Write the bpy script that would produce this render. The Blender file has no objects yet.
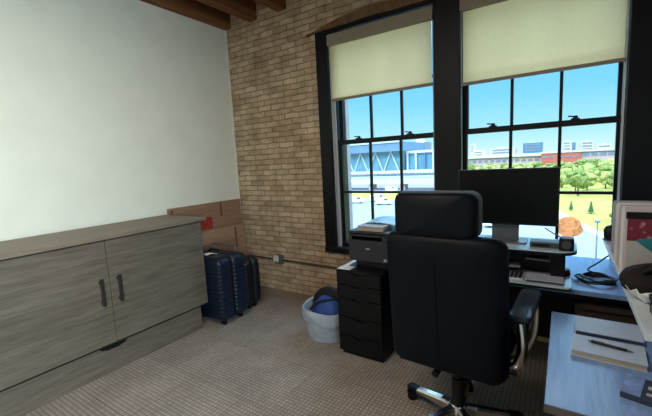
import bpy, bmesh, math, random
from mathutils import Vector, Matrix
random.seed(7)
PI = math.pi
S = bpy.context.scene
COL = S.collection

# ------------------------------------------------------------------ materials
def lin(c):
    return tuple(((x/255)/12.92 if x/255 <= .04045 else ((x/255+.055)/1.055)**2.4) for x in c)

def base_mat(name, rgb, rough=.6, metal=0., spec=.5):
    m = bpy.data.materials.new(name); m.use_nodes = True
    b = m.node_tree.nodes['Principled BSDF']
    b.inputs['Base Color'].default_value = (*lin(rgb), 1)
    b.inputs['Roughness'].default_value = rough
    b.inputs['Metallic'].default_value = metal
    b.inputs['Specular IOR Level'].default_value = spec
    return m

def mat(name, rgb, rough=.6, metal=0., spec=.5, var=.12, scale=30., stretch=(1, 1, 1), bump=0., detail=4.):
    """principled surface with noise-varied colour and optional bump"""
    m = base_mat(name, rgb, rough, metal, spec)
    nt = m.node_tree; N = nt.nodes; L = nt.links; b = N['Principled BSDF']
    tc = N.new('ShaderNodeTexCoord'); mp = N.new('ShaderNodeMapping'); mp.inputs['Scale'].default_value = stretch
    nz = N.new('ShaderNodeTexNoise'); nz.inputs['Scale'].default_value = scale; nz.inputs['Detail'].default_value = detail
    rp = N.new('ShaderNodeValToRGB')
    c = lin(rgb)
    rp.color_ramp.elements[0].position = .3; rp.color_ramp.elements[1].position = .7
    rp.color_ramp.elements[0].color = (*[x*(1-var) for x in c], 1)
    rp.color_ramp.elements[1].color = (*[min(1, x*(1+var)) for x in c], 1)
    L.new(tc.outputs['Object'], mp.inputs['Vector']); L.new(mp.outputs['Vector'], nz.inputs['Vector'])
    L.new(nz.outputs['Fac'], rp.inputs['Fac']); L.new(rp.outputs['Color'], b.inputs['Base Color'])
    if bump:
        bp = N.new('ShaderNodeBump'); bp.inputs['Strength'].default_value = bump; bp.inputs['Distance'].default_value = .01
        L.new(nz.outputs['Fac'], bp.inputs['Height']); L.new(bp.outputs['Normal'], b.inputs['Normal'])
    return m

def brick_mat():
    m = base_mat('tan_brick', (160, 135, 105), .9, 0, .2)
    nt = m.node_tree; N = nt.nodes; L = nt.links; b = N['Principled BSDF']
    tc = N.new('ShaderNodeTexCoord'); sx = N.new('ShaderNodeSeparateXYZ'); cx = N.new('ShaderNodeCombineXYZ')
    L.new(tc.outputs['Object'], sx.inputs[0])
    ad = N.new('ShaderNodeMath'); ad.operation = 'ADD'
    L.new(sx.outputs['X'], ad.inputs[0]); L.new(sx.outputs['Y'], ad.inputs[1])
    L.new(ad.outputs[0], cx.inputs['X']); L.new(sx.outputs['Z'], cx.inputs['Y'])
    wob = N.new('ShaderNodeTexNoise'); wob.inputs['Scale'].default_value = 9
    L.new(tc.outputs['Object'], wob.inputs['Vector'])
    wm = N.new('ShaderNodeVectorMath'); wm.operation = 'MULTIPLY_ADD'
    L.new(wob.outputs['Color'], wm.inputs[0]); wm.inputs[1].default_value = (.03, .03, 0); L.new(cx.outputs[0], wm.inputs[2])
    br = N.new('ShaderNodeTexBrick'); br.offset = .5; br.squash = 1
    br.inputs['Scale'].default_value = 1; br.inputs['Brick Width'].default_value = .2; br.inputs['Row Height'].default_value = .062
    br.inputs['Mortar Size'].default_value = .0065; br.inputs['Mortar Smooth'].default_value = .5; br.inputs['Bias'].default_value = -.1
    br.inputs['Color1'].default_value = (*lin((206, 182, 154)), 1)
    br.inputs['Color2'].default_value = (*lin((178, 152, 124)), 1)
    br.inputs['Mortar'].default_value = (*lin((154, 134, 112)), 1)
    L.new(wm.outputs[0], br.inputs['Vector'])
    nz = N.new('ShaderNodeTexNoise'); nz.inputs['Scale'].default_value = 5; nz.inputs['Detail'].default_value = 9; nz.inputs['Roughness'].default_value = .68
    L.new(tc.outputs['Object'], nz.inputs['Vector'])
    rp = N.new('ShaderNodeValToRGB'); rp.color_ramp.elements[0].position = .35; rp.color_ramp.elements[1].position = .7
    rp.color_ramp.elements[0].color = (.7, .67, .64, 1); rp.color_ramp.elements[1].color = (1.2, 1.2, 1.2, 1)
    L.new(nz.outputs['Fac'], rp.inputs['Fac'])
    mx = N.new('ShaderNodeMix'); mx.data_type = 'RGBA'; mx.blend_type = 'MULTIPLY'; mx.inputs['Factor'].default_value = 1
    L.new(br.outputs['Color'], mx.inputs[6]); L.new(rp.outputs['Color'], mx.inputs[7])
    L.new(mx.outputs[2], b.inputs['Base Color'])
    bp = N.new('ShaderNodeBump'); bp.inputs['Strength'].default_value = .7; bp.inputs['Distance'].default_value = .012
    sub = N.new('ShaderNodeMath'); sub.operation = 'SUBTRACT'
    L.new(nz.outputs['Fac'], sub.inputs[0]); L.new(br.outputs['Fac'], sub.inputs[1])
    L.new(sub.outputs[0], bp.inputs['Height']); L.new(bp.outputs['Normal'], b.inputs['Normal'])
    return m

def carpet_mat():
    m = base_mat('carpet', (120, 112, 104), .95, 0, .1)
    nt = m.node_tree; N = nt.nodes; L = nt.links; b = N['Principled BSDF']
    tc = N.new('ShaderNodeTexCoord')
    br = N.new('ShaderNodeTexBrick'); br.offset = 0
    br.inputs['Scale'].default_value = 1; br.inputs['Brick Width'].default_value = .027; br.inputs['Row Height'].default_value = .027
    br.inputs['Mortar Size'].default_value = .005; br.inputs['Mortar Smooth'].default_value = .6
    br.inputs['Color1'].default_value = (*lin((176, 164, 153)), 1)
    br.inputs['Color2'].default_value = (*lin((160, 149, 139)), 1)
    br.inputs['Mortar'].default_value = (*lin((130, 121, 113)), 1)
    L.new(tc.outputs['Object'], br.inputs['Vector'])
    tl = N.new('ShaderNodeTexBrick'); tl.offset = .5
    tl.inputs['Scale'].default_value = 1; tl.inputs['Brick Width'].default_value = .5; tl.inputs['Row Height'].default_value = .5
    tl.inputs['Mortar Size'].default_value = .003
    tl.inputs['Color1'].default_value = (1, 1, 1, 1); tl.inputs['Color2'].default_value = (.9, .9, .9, 1); tl.inputs['Mortar'].default_value = (.72, .72, .72, 1)
    L.new(tc.outputs['Object'], tl.inputs['Vector'])
    nz = N.new('ShaderNodeTexNoise'); nz.inputs['Scale'].default_value = 3.5; nz.inputs['Detail'].default_value = 5
    L.new(tc.outputs['Object'], nz.inputs['Vector'])
    rp = N.new('ShaderNodeValToRGB'); rp.color_ramp.elements[0].position = .3; rp.color_ramp.elements[1].position = .7
    rp.color_ramp.elements[0].color = (.85, .85, .85, 1); rp.color_ramp.elements[1].color = (1.08, 1.08, 1.08, 1)
    L.new(nz.outputs['Fac'], rp.inputs['Fac'])
    m1 = N.new('ShaderNodeMix'); m1.data_type = 'RGBA'; m1.blend_type = 'MULTIPLY'; m1.inputs['Factor'].default_value = 1
    m2 = N.new('ShaderNodeMix'); m2.data_type = 'RGBA'; m2.blend_type = 'MULTIPLY'; m2.inputs['Factor'].default_value = 1
    L.new(br.outputs['Color'], m1.inputs[6]); L.new(tl.outputs['Color'], m1.inputs[7])
    L.new(m1.outputs[2], m2.inputs[6]); L.new(rp.outputs['Color'], m2.inputs[7])
    L.new(m2.outputs[2], b.inputs['Base Color'])
    bp = N.new('ShaderNodeBump'); bp.invert = True; bp.inputs['Strength'].default_value = .5; bp.inputs['Distance'].default_value = .004
    L.new(br.outputs['Fac'], bp.inputs['Height']); L.new(bp.outputs['Normal'], b.inputs['Normal'])
    return m

def wood_mat(name, c0, c1, axis='y', rough=.5, freq=26., bump=.15):
    """straight grain along one axis"""
    m = base_mat(name, c0, rough, 0, .35)
    nt = m.node_tree; N = nt.nodes; L = nt.links; b = N['Principled BSDF']
    tc = N.new('ShaderNodeTexCoord'); mp = N.new('ShaderNodeMapping')
    mp.inputs['Scale'].default_value = {'x': (.06, 1, 1), 'y': (1, .06, 1), 'z': (1, 1, .06)}[axis]
    nz = N.new('ShaderNodeTexNoise'); nz.inputs['Scale'].default_value = freq; nz.inputs['Detail'].default_value = 7; nz.inputs['Roughness'].default_value = .65
    big = N.new('ShaderNodeTexNoise'); big.inputs['Scale'].default_value = freq/6; big.inputs['Detail'].default_value = 2
    ad = N.new('ShaderNodeMath'); ad.operation = 'MULTIPLY_ADD'; ad.inputs[1].default_value = .28
    rp = N.new('ShaderNodeValToRGB'); rp.color_ramp.elements[0].position = .4; rp.color_ramp.elements[1].position = .9
    rp.color_ramp.elements[0].color = (*lin(c0), 1); rp.color_ramp.elements[1].color = (*lin(c1), 1)
    L.new(tc.outputs['Object'], mp.inputs['Vector']); L.new(mp.outputs['Vector'], nz.inputs['Vector']); L.new(mp.outputs['Vector'], big.inputs['Vector'])
    L.new(big.outputs['Fac'], ad.inputs[0]); L.new(nz.outputs['Fac'], ad.inputs[2])
    L.new(ad.outputs[0], rp.inputs['Fac']); L.new(rp.outputs['Color'], b.inputs['Base Color'])
    bp = N.new('ShaderNodeBump'); bp.inputs['Strength'].default_value = bump; bp.inputs['Distance'].default_value = .004
    L.new(nz.outputs['Fac'], bp.inputs['Height']); L.new(bp.outputs['Normal'], b.inputs['Normal'])
    return m

def glass_mat():
    m = bpy.data.materials.new('window_glass'); m.use_nodes = True
    nt = m.node_tree; N = nt.nodes; L = nt.links; N.clear()
    o = N.new('ShaderNodeOutputMaterial'); mx = N.new('ShaderNodeMixShader'); mx.inputs[0].default_value = .02
    t = N.new('ShaderNodeBsdfTransparent'); t.inputs[0].default_value = (.99, 1, 1, 1)
    g = N.new('ShaderNodeBsdfGlossy'); g.inputs['Roughness'].default_value = .03
    L.new(t.outputs[0], mx.inputs[1]); L.new(g.outputs[0], mx.inputs[2]); L.new(mx.outputs[0], o.inputs[0])
    return m

def cloth_mat(name, rgb, trans=.5, weave=260.):
    m = bpy.data.materials.new(name); m.use_nodes = True
    nt = m.node_tree; N = nt.nodes; L = nt.links; N.clear()
    o = N.new('ShaderNodeOutputMaterial'); mx = N.new('ShaderNodeMixShader'); mx.inputs[0].default_value = trans
    d = N.new('ShaderNodeBsdfDiffuse'); t = N.new('ShaderNodeBsdfTranslucent')
    tc = N.new('ShaderNodeTexCoord'); nz = N.new('ShaderNodeTexNoise'); nz.inputs['Scale'].default_value = weave
    mp = N.new('ShaderNodeMapping'); mp.inputs['Scale'].default_value = (1, 1, .12)
    rp = N.new('ShaderNodeValToRGB'); c = lin(rgb)
    rp.color_ramp.elements[0].color = (*[x*.88 for x in c], 1); rp.color_ramp.elements[1].color = (*[min(1, x*1.05) for x in c], 1)
    L.new(tc.outputs['Object'], mp.inputs[0]); L.new(mp.outputs[0], nz.inputs['Vector']); L.new(nz.outputs['Fac'], rp.inputs['Fac'])
    for s in (d, t): L.new(rp.outputs['Color'], s.inputs['Color'])
    L.new(d.outputs[0], mx.inputs[1]); L.new(t.outputs[0], mx.inputs[2]); L.new(mx.outputs[0], o.inputs[0])
    return m

def plastic_clear(name, rgb, alpha):
    m = mat(name, rgb, .35, 0, .5, .12, 25)
    m.node_tree.nodes['Principled BSDF'].inputs['Alpha'].default_value = alpha
    return m

def floral_mat():
    m = base_mat('maroon_floral_paper', (110, 25, 50), .5)
    nt = m.node_tree; N = nt.nodes; L = nt.links; b = N['Principled BSDF']
    tc = N.new('ShaderNodeTexCoord'); v = N.new('ShaderNodeTexVoronoi'); v.inputs['Scale'].default_value = 32
    rp = N.new('ShaderNodeValToRGB'); rp.color_ramp.elements[0].position = .12; rp.color_ramp.elements[1].position = .3
    rp.color_ramp.elements[0].color = (*lin((190, 120, 125)), 1); rp.color_ramp.elements[1].color = (*lin((112, 22, 48)), 1)
    L.new(tc.outputs['Object'], v.inputs['Vector']); L.new(v.outputs['Distance'], rp.inputs['Fac']); L.new(rp.outputs['Color'], b.inputs['Base Color'])
    return m

M = dict(
    plaster=mat('white_plaster', (226, 224, 212), .85, 0, .2, .03, 4),
    brick=brick_mat(), carpet=carpet_mat(),
    arch=mat('arch_brick', (112, 84, 62), .9, 0, .2, .3, 22, (1, 1, .4), .3),
    joist=wood_mat('old_timber', (78, 46, 26), (142, 92, 54), 'y', .75, 18),
    deck=wood_mat('ceiling_planks', (92, 64, 42), (140, 102, 70), 'y', .8, 12),
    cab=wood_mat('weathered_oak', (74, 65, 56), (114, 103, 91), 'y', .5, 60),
    cabtop=wood_mat('weathered_oak_top', (98, 86, 76), (140, 125, 109), 'y', .45, 44),  # same oak made lighter, light falling on the top put into its colour
    bronze=mat('dark_bronze', (64, 55, 52), .4, .6, .5, .1),
    black_paint=mat('black_window_paint', (10, 12, 18), .45, 0, .25, .12, 12),
    black=mat('black_laminate', (9, 10, 15), .5, 0, .25, .15, 20),
    black_plastic=mat('black_plastic', (10, 11, 15), .42, 0, .35, .1, 60),
    leather=mat('black_leather', (6, 10, 18), .5, 0, .16, .18, 55, (1, 1, 1), .12),
    pad=mat('smooth_grey_pad', (62, 74, 92), .32, 0, .8, .08, 30),
    leather_edge=mat('grey_leather_edge', (92, 94, 100), .5, 0, .45, .1, 55),
    chrome=mat('polished_aluminium', (205, 203, 200), .22, 1, .5, .06, 9),
    navy=mat('navy_polycarbonate', (15, 25, 42), .42, 0, .35, .12, 40),
    navy_dark=mat('dark_navy_polycarbonate', (9, 13, 23), .45, 0, .45, .12, 40),
    card=mat('cardboard', (146, 114, 94), .85, 0, .2, .12, 9, (1, 1, 4)),
    card2=mat('pale_cardboard', (156, 126, 104), .85, 0, .2, .12, 9, (1, 1, 4)),
    card_dark=mat('cardboard_shadow_edge', (112, 78, 62), .9, 0, .2, .12, 14),  # darker brown for the narrow seam and end strips of the cartons
    red=mat('red_print', (150, 50, 40), .7, 0, .3, .15, 20),
    white=mat('white_paper', (225, 226, 226), .7, 0, .3, .04, 20),
    cream=mat('cream_pages', (176, 164, 146), .75, 0, .3, .08, 80, (1, 1, 12)),
    printer=mat('charcoal_plastic', (46, 45, 54), .5, 0, .4, .08, 50),
    printer_lid=mat('charcoal_lid_plastic', (30, 30, 36), .4, 0, .5, .08, 50),
    blue_paper=mat('pale_blue_plastic_sheet', (160, 200, 225), .3, 0, .5, .08, 14),
    bin=plastic_clear('frosted_clear_plastic', (196, 206, 216), .5),
    liner=cloth_mat('white_bin_liner', (196, 202, 212), .3, 30),
    blue_cloth=mat('blue_nylon', (46, 72, 140), .6, 0, .4, .35, 10, (1, 1, 1), .4),
    black_cloth=mat('black_nylon', (20, 21, 27), .7, 0, .3, .15, 40),
    desk=wood_mat('grey_laminate', (104, 134, 182), (136, 165, 210), 'y', .24, 34, .4),  # blue of the reflected sky is put into this laminate colour
    desk_edge=mat('desk_edge_band', (84, 74, 66), .5, 0, .4, .08, 30),
    riser=mat('pale_laminate', (206, 226, 240), .16, 0, .8, .05, 12),
    screen=mat('black_screen', (7, 9, 13), .4, 0, .2, .05, 6),
    grey_metal=mat('grey_metal', (104, 110, 114), .45, .4, .5, .05, 12),
    device=mat('grey_green_plastic', (72, 80, 80), .5, 0, .4, .08, 30),
    key=mat('dark_keycap', (42, 44, 52), .5, 0, .4, .1, 60),
    keygap=mat('pale_keyboard_plate', (212, 220, 234), .4, 0, .4, .05, 30),
    lilac=mat('grey_lilac_cover', (190, 196, 216), .55, 0, .4, .06, 30),
    cover=mat('pale_blue_cover', (176, 188, 206), .5, 0, .4, .06, 26),
    shelf=mat('pale_shelf_laminate', (196, 204, 212), .35, 0, .45, .05, 14),
    pouch=mat('dark_brown_cloth', (34, 28, 28), .75, 0, .2, .2, 40),
    brown=mat('dark_brown_wood', (58, 46, 42), .5, 0, .35, .2, 16, (.1, 1, 1)),
    shade=cloth_mat('cream_shade_fabric', (255, 234, 202), .8),
    cassette=mat('taupe_cassette', (140, 130, 112), .6, 0, .3, .05, 20),
    hem=mat('taupe_hem_bar', (150, 136, 118), .6, 0, .3, .05, 20),
    cable_steel=mat('guide_cable', (190, 194, 196), .35, .6, .5, .05, 20),
    track=mat('pale_sash_track', (214, 218, 222), .45, 0, .4, .05, 12),
    conduit=mat('dark_conduit', (82, 66, 56), .55, .2, .4, .12, 20),
    plugwhite=mat('white_outlet_plastic', (222, 220, 212), .45, 0, .5, .04, 30),
    stone=mat('pale_outer_stone', (178, 172, 172), .9, 0, .2, .12, 8),
    glass=glass_mat(), floral=floral_mat(),
    teal=mat('teal_print', (40, 120, 128), .5, 0, .4, .1, 20),
    grey_print=mat('grey_print', (176, 174, 176), .55, 0, .4, .06, 20),
    pinkboard=mat('pinkish_board', (196, 182, 186), .6, 0, .3, .06, 20),
    boxblue=mat('blue_white_print', (120, 140, 190), .45, 0, .4, .35, 26),
    boxdark=mat('dark_print', (52, 58, 76), .45, 0, .4, .2, 20),
)

# ------------------------------------------------------------------ mesh helpers
def bm_new(): return bmesh.new()

def add_box(bm, a, b):
    x0, y0, z0 = a; x1, y1, z1 = b
    v = [bm.verts.new(p) for p in ((x0,y0,z0),(x1,y0,z0),(x1,y1,z0),(x0,y1,z0),(x0,y0,z1),(x1,y0,z1),(x1,y1,z1),(x0,y1,z1))]
    for f in ((0,3,2,1),(4,5,6,7),(0,1,5,4),(1,2,6,5),(2,3,7,6),(3,0,4,7)): bm.faces.new([v[i] for i in f])
    return bm

def box(a, b): return add_box(bm_new(), a, b)

def loft(bm, rings, cap=True):
    R = [[bm.verts.new(p) for p in r] for r in rings]
    n = len(R[0])
    for i in range(len(R)-1):
        for j in range(n):
            bm.faces.new((R[i][j], R[i][(j+1) % n], R[i+1][(j+1) % n], R[i+1][j]))
    if cap:
        bm.faces.new(list(reversed(R[0]))); bm.faces.new(R[-1])
    return bm

def rrect(w, h, r, n=6):
    """rounded rectangle outline in 2-D, counter-clockwise"""
    r = min(r, w/2-1e-4, h/2-1e-4); pts = []
    for cx, cy, a0 in ((w/2-r, -h/2+r, -PI/2), (w/2-r, h/2-r, 0), (-w/2+r, h/2-r, PI/2), (-w/2+r, -h/2+r, PI)):
        for k in range(n+1):
            a = a0 + PI/2*k/n
            pts.append((cx+r*math.cos(a), cy+r*math.sin(a)))
    return pts

def circ(r, n=24): return [(r*math.cos(2*PI*k/n), r*math.sin(2*PI*k/n)) for k in range(n)]

def add_lathe(bm, prof, c=(0, 0, 0), n=24):
    rings = [[(c[0]+r*math.cos(2*PI*k/n), c[1]+r*math.sin(2*PI*k/n), c[2]+z) for k in range(n)] for r, z in prof]
    return loft(bm, rings)

def add_tube(bm, pts, r, n=8, flat=1.):
    P = [Vector(p) for p in pts]; rings = []
    up = Vector((0, 0, 1)); prev = None
    for i, p in enumerate(P):
        t = (P[min(i+1, len(P)-1)]-P[max(i-1, 0)]).normalized()
        if prev is None:
            a = t.cross(up)
            if a.length < .05: a = t.cross(Vector((1, 0, 0)))
        else:
            a = prev - t*prev.dot(t)
        a.normalize(); b = t.cross(a); prev = a
        rr = r[i] if isinstance(r, (list, tuple)) else r
        rings.append([p + a*rr*math.cos(2*PI*k/n) + b*rr*flat*math.sin(2*PI*k/n) for k in range(n)])
    return loft(bm, rings)

def smooth_path(pts, k=6):
    P = [Vector(p) for p in pts]; out = []
    for i in range(len(P)-1):
        p0, p1, p2, p3 = P[max(i-1, 0)], P[i], P[i+1], P[min(i+2, len(P)-1)]
        for j in range(k):
            t = j/k
            out.append(.5*((2*p1)+(p2-p0)*t+(2*p0-5*p1+4*p2-p3)*t*t+(3*p1-p0-3*p2+p3)*t**3))
    out.append(P[-1]); return out

def prism(bm, pts, axis, d0, d1):
    """extrude a 2-D outline along an axis; outline is in the other two axes in order"""
    def P(q, d):
        return {'x': (d, q[0], q[1]), 'y': (q[0], d, q[1]), 'z': (q[0], q[1], d)}[axis]
    return loft(bm, [[P(q, d0) for q in pts], [P(q, d1) for q in pts]])

def puff(bm, w, h, t, r, cz, bend=None, cx=0, cy=0):
    """cushion standing in x-z, thickness along y, centre at (cx,cy,cz)"""
    half = [(.02, .5), (.12, .5), (.24, .5), (.36, .5), (.48, .499), (.6, .497), (.7, .49), (.8, .475), (.88, .445), (.94, .38), (.975, .27), (.993, .14), (1, 0)]
    prof = [(a, -c) for a, c in half] + [(a, c) for a, c in half[-2::-1]]
    o = rrect(w, h, r, 8); rings = []
    for s, d in prof:
        ins = min(w, h)*(1-s)*.5
        ring = []
        for x, z in o:
            f = max(0., (s-.6)/.4)
            ka = ((w/2-ins)/(w/2), (h/2-ins)/(h/2))
            k = (s*(1-f)+ka[0]*f, s*(1-f)+ka[1]*f)
            X, Y, Z = cx+x*k[0], cy+d*t, cz+z*k[1]
            if bend: Y += bend(X, Z)
            ring.append((X, Y, Z))
        rings.append(ring)
    return loft(bm, rings)

def world_loc(o):
    v = Vector((0, 0, 0))
    while o is not None:
        v += o.location; o = o.parent
    return v

def obj(name, bm, m, parent=None, bevel=0., smooth=False, local=False, origin=None):
    """link bm as ONE mesh object; coordinates are world ones unless local"""
    bmesh.ops.recalc_face_normals(bm, faces=bm.faces[:])
    off = Vector((0, 0, 0))
    if parent is not None and not local: off = world_loc(parent)
    elif origin is not None: off = Vector(origin)
    if off.length: bmesh.ops.translate(bm, verts=bm.verts[:], vec=-off)
    me = bpy.data.meshes.new(name); bm.to_mesh(me); bm.free()
    o = bpy.data.objects.new(name, me); COL.objects.link(o)
    me.materials.append(m)
    if parent is not None: o.parent = parent
    elif origin is not None: o.location = off
    if smooth:
        for p in me.polygons: p.use_smooth = True
        es = o.modifiers.new('split', 'EDGE_SPLIT'); es.split_angle = math.radians(45)
    if bevel:
        bv = o.modifiers.new('bevel', 'BEVEL'); bv.width = bevel; bv.segments = 2; bv.limit_method = 'ANGLE'
        if hasattr(bv, 'harden_normals'): bv.harden_normals = False
    return o

def tag(o, label, cat, group=None, kind=None):
    o['label'] = label; o['category'] = cat
    if group: o['group'] = group
    if kind: o['kind'] = kind
    return o

def thing(name, label, cat, loc=(0, 0, 0), rotz=0., group=None):
    o = bpy.data.objects.new(name, None); COL.objects.link(o)
    o.location = loc; o.rotation_euler = (0, 0, rotz); o.empty_display_size = .1
    return tag(o, label, cat, group)

def struct(name, bm, m, label=None, **k):
    o = obj(name, bm, m, **k); o['kind'] = 'structure'
    if label: o['label'] = label
    return o

def dup(root, loc, rotz=None, label=None, scale=None):
    r = root.copy(); COL.objects.link(r); r.location = loc
    if rotz is not None: r.rotation_euler = (0, 0, rotz)
    if scale is not None: r.scale = scale
    if label: r['label'] = label
    for ch in list(root.children):
        c = ch.copy(); COL.objects.link(c); c.parent = r
        for g in list(ch.children):
            d = g.copy(); COL.objects.link(d); d.parent = c
    return r

# ------------------------------------------------------------------ room shell
XW, YW, XR, YB, ZC = -3.48, 3.225, 1.7, -2.6, 3.46
YO = 3.60                                                # outer face of the brick wall
OPENX0, OPENX1, OPENZ0, OPENZ1 = -2.17, .55, .565, 2.85    # opening that holds both windows

struct('floor', box((XW-.15, YB-.15, -.12), (XR+.15, YO, 0)), M['carpet'], 'grey brown carpet with a small woven grid')
struct('wall_left', box((XW-.15, YB-.15, 0), (XW, YO, ZC)), M['plaster'], 'smooth white plastered wall')
b = bm_new()
RW = (-2.45, -.35, .7, 2.35)                                # opening added to the unseen right wall to hold a fill light
add_box(b, (XR, YB-.15, 0), (XR+.15, RW[0], ZC)); add_box(b, (XR, RW[1], 0), (XR+.15, YO, ZC))
add_box(b, (XR, RW[0], 0), (XR+.15, RW[1], RW[2])); add_box(b, (XR, RW[0], RW[3]), (XR+.15, RW[1], ZC))
struct('wall_right', b, M['plaster'])
struct('wall_rear', box((XW, YB-.15, 0), (XR, YB, ZC)), M['plaster'])
b = bm_new()
add_box(b, (XW, YW, 0), (OPENX0, YO, ZC))
add_box(b, (OPENX0, YW, 0), (OPENX1, YO, OPENZ0))
add_box(b, (OPENX0, YW, OPENZ1), (OPENX1, YO, ZC))
add_box(b, (OPENX1, YW, 0), (XR, YO, ZC))
struct('wall_window', b, M['brick'], 'old tan brick wall around the windows')
struct('ceiling', box((XW-.15, YB-.15, ZC), (XR+.15, YO, ZC+.12)), M['deck'])
for k in range(12):
    xr = -3.385+.428*k
    struct('ceiling_beam', box((max(xr-.12, XW), YB, 3.172), (xr, YW, ZC)), M['joist'], bevel=.006,
           label='brown timber ceiling joist running into the brick wall')
# corner bead
struct('trim_1', box((XW, YW-.022, 0), (XW+.012, YW, 3.172)), M['plaster'])

# segmental brick arch above the left window
def arch_z(x): return 2.925-.11*((x+1.52)/.75)**2
pts = [(-2.27+1.37*k/20, arch_z(-2.27+1.37*k/20)) for k in range(21)]
b = bm_new()
loft(b, [[(x, YW-.035, max(2.842, z-.075)), (x, YW+.02, max(2.842, z-.075)), (x, YW+.02, z+.012), (x, YW-.035, z+.012)] for x, z in pts])
struct('trim_2', b, M['arch'], 'dark brown brick arch over the left window')

# ------------------------------------------------------------------ windows
YF = 3.205     # front of black frame
def post(name, x0, x1):
    struct(name, box((x0, YF, OPENZ0), (x1, YO-.1, OPENZ1)), M['black_paint'], 'black painted post beside the window', bevel=.004)
post('trim_3', -.957, -.745)
post('trim_4', .338, .56)
def window(n, x0, x1, z0, gx, rail_z):
    """x0..x1 clear width between posts; gx = glass extents"""
    root = bpy.data.objects.new('window_%d' % n, None); COL.objects.link(root); root.location = (x0, YW, z0); root['kind'] = 'structure'
    root['label'] = 'black framed sash window %s' % ('next to the brick wall' if n == 1 else 'behind the monitor')
    b = bm_new()
    if n == 1: add_box(b, (OPENX0, YF, z0), (x0, YO-.1, OPENZ1))
    add_box(b, (x0, YF, OPENZ1-.045), (x1, YO-.1, OPENZ1))
    add_box(b, (OPENX0 if n == 1 else x0, YF-.012, z0-.012), (x1, YO-.02, z0+.05))
    # jamb liners behind the room-side frame
    add_box(b, (x0, YW+.05, z0), (gx[0]-.062, YO-.1, OPENZ1)); add_box(b, (gx[1]+.02, YW+.05, z0), (x1, YO-.1, OPENZ1))
    obj('frame', b, M['black_paint'], root, .003)
    for xa, xb in ((x0+.001, gx[0]-.044), (gx[1]+.021, x1-.001)):
        if xb-xa > .012: obj('sash_track', box((xa, YW+.045, z0+.05), (xb, YW+.0495, OPENZ1-.05)), M['track'], root)  # narrow pale strips filling the gaps beside the sashes
    def sash(name, y, za, zb, rows):
        b = bm_new(); a, c = gx; t = .045
        add_box(b, (a-.042, y-.02, za), (a, y+.02, zb)); add_box(b, (c, y-.02, za), (c+.04, y+.02, zb))
        add_box(b, (a, y-.02, za), (c, y+.02, za+t)); add_box(b, (a, y-.02, zb-t), (c, y+.02, zb))
        for k in (1, 2):
            x = a+(c-a)*k/3
            add_box(b, (x-.011, y-.014, za+t), (x+.011, y+.014, zb-t))
        zm = rows
        for k in range(3):
            xa = a+(c-a)*k/3+(.011 if k else 0); xb = a+(c-a)*(k+1)/3-(.011 if k < 2 else 0)
            add_box(b, (xa, y-.014, zm-.011), (xb, y+.014, zm+.011))
        s = obj(name, b, M['black_paint'], root)
        g = obj('pane', box((a, y-.002, za+t), (c, y+.002, zb-t)), M['glass'], s)
        return s
    low = sash('lower_sash', YW+.08, z0+.04, rail_z+.022, 1.205)
    sash('upper_sash', YW+.122, rail_z-.022, OPENZ1-.045, 2.25)
    for k in (.2, .76):
        x = gx[0]+(gx[1]-gx[0])*k
        b = bm_new(); add_box(b, (x-.028, YW+.062, rail_z+.022), (x+.028, YW+.10, rail_z+.032))
        add_lathe(b, [(.016, 0), (.016, .018), (.006, .022)], (x, YW+.082, rail_z+.032), 12)
        add_tube(b, [(x, YW+.08, rail_z+.044), (x-.045, YW+.07, rail_z+.05)], .006, 6)
        obj('sash_lock', b, M['black_plastic'], low)
    return root
window(1, -2.035, -.957, OPENZ0, (-1.952, -.984), 1.726)
window(2, -.745, .338, OPENZ0, (-.703, .298), 1.728)
b = bm_new(); y0, y1, z0, z1 = RW
for a, c in (((XR+.02, y0, z0), (XR+.1, y1, z0+.06)), ((XR+.02, y0, z1-.06), (XR+.1, y1, z1)), ((XR+.02, y0, z0+.06), (XR+.1, y0+.06, z1-.06)), ((XR+.02, y1-.06, z0+.06), (XR+.1, y1, z1-.06)), ((XR+.02, (y0+y1)/2-.03, z0+.06), (XR+.1, (y0+y1)/2+.03, z1-.06))): add_box(b, a, c)
struct('window_3', b, M['black_paint'])  # made-up frame, unseen, around the opening of the side fill light
# stone reveal outside
b = bm_new(); add_box(b, (OPENX0, YO-.1, OPENZ0), (-2.10, YO+.12, OPENZ1)); add_box(b, (OPENX0, YO-.02, OPENZ0-.1), (OPENX1, YO+.1, OPENZ0+.01))
struct('trim_5', b, M['stone'], 'pale stone reveal outside the left window')

def roller(label, x0, x1, ztop, zhem, lower_band):
    t = thing('roller_shade', label, 'window shade', ((x0+x1)/2, YF, ztop), group=None)
    y = YF+.022
    b = box((x0, YF-.015, ztop-.105), (x1, YF+.045, ztop)); obj('cassette', b, M['cassette'], t, .004)
    w = 24; rings = []
    b = bm_new()
    for k in range(w+1):
        x = x0+.018+(x1-x0-.036)*k/w
        yy = y+.0015*math.sin(k*1.1)
        rings.append([(x, yy-.0008, zhem+.02), (x, yy+.0008, zhem+.02), (x, yy+.0008, ztop-.1), (x, yy-.0008, ztop-.1)])
    loft(b, rings); obj('fabric', b, M['shade'], t, smooth=False)
    b = bm_new(); add_tube(b, [(x0+.012, y, zhem+.012), (x1-.012, y, zhem+.012)], .014, 10); obj('hem_bar', b, M['hem'], t)
    for x in (x0+.006, x1-.006):
        b = bm_new(); add_tube(b, [(x, y, OPENZ0+.055), (x, y, ztop-.1)], .0055, 8); obj('guide_cable', b, M['cable_steel'], t, smooth=True)
    return t
roller('cream roller shade half lowered on the window beside the brick wall', -2.02, -.962, 2.785, 2.143, False)
roller('cream roller shade half lowered on the window above the monitor', -.74, .334, 2.785, 2.10, True)

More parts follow.
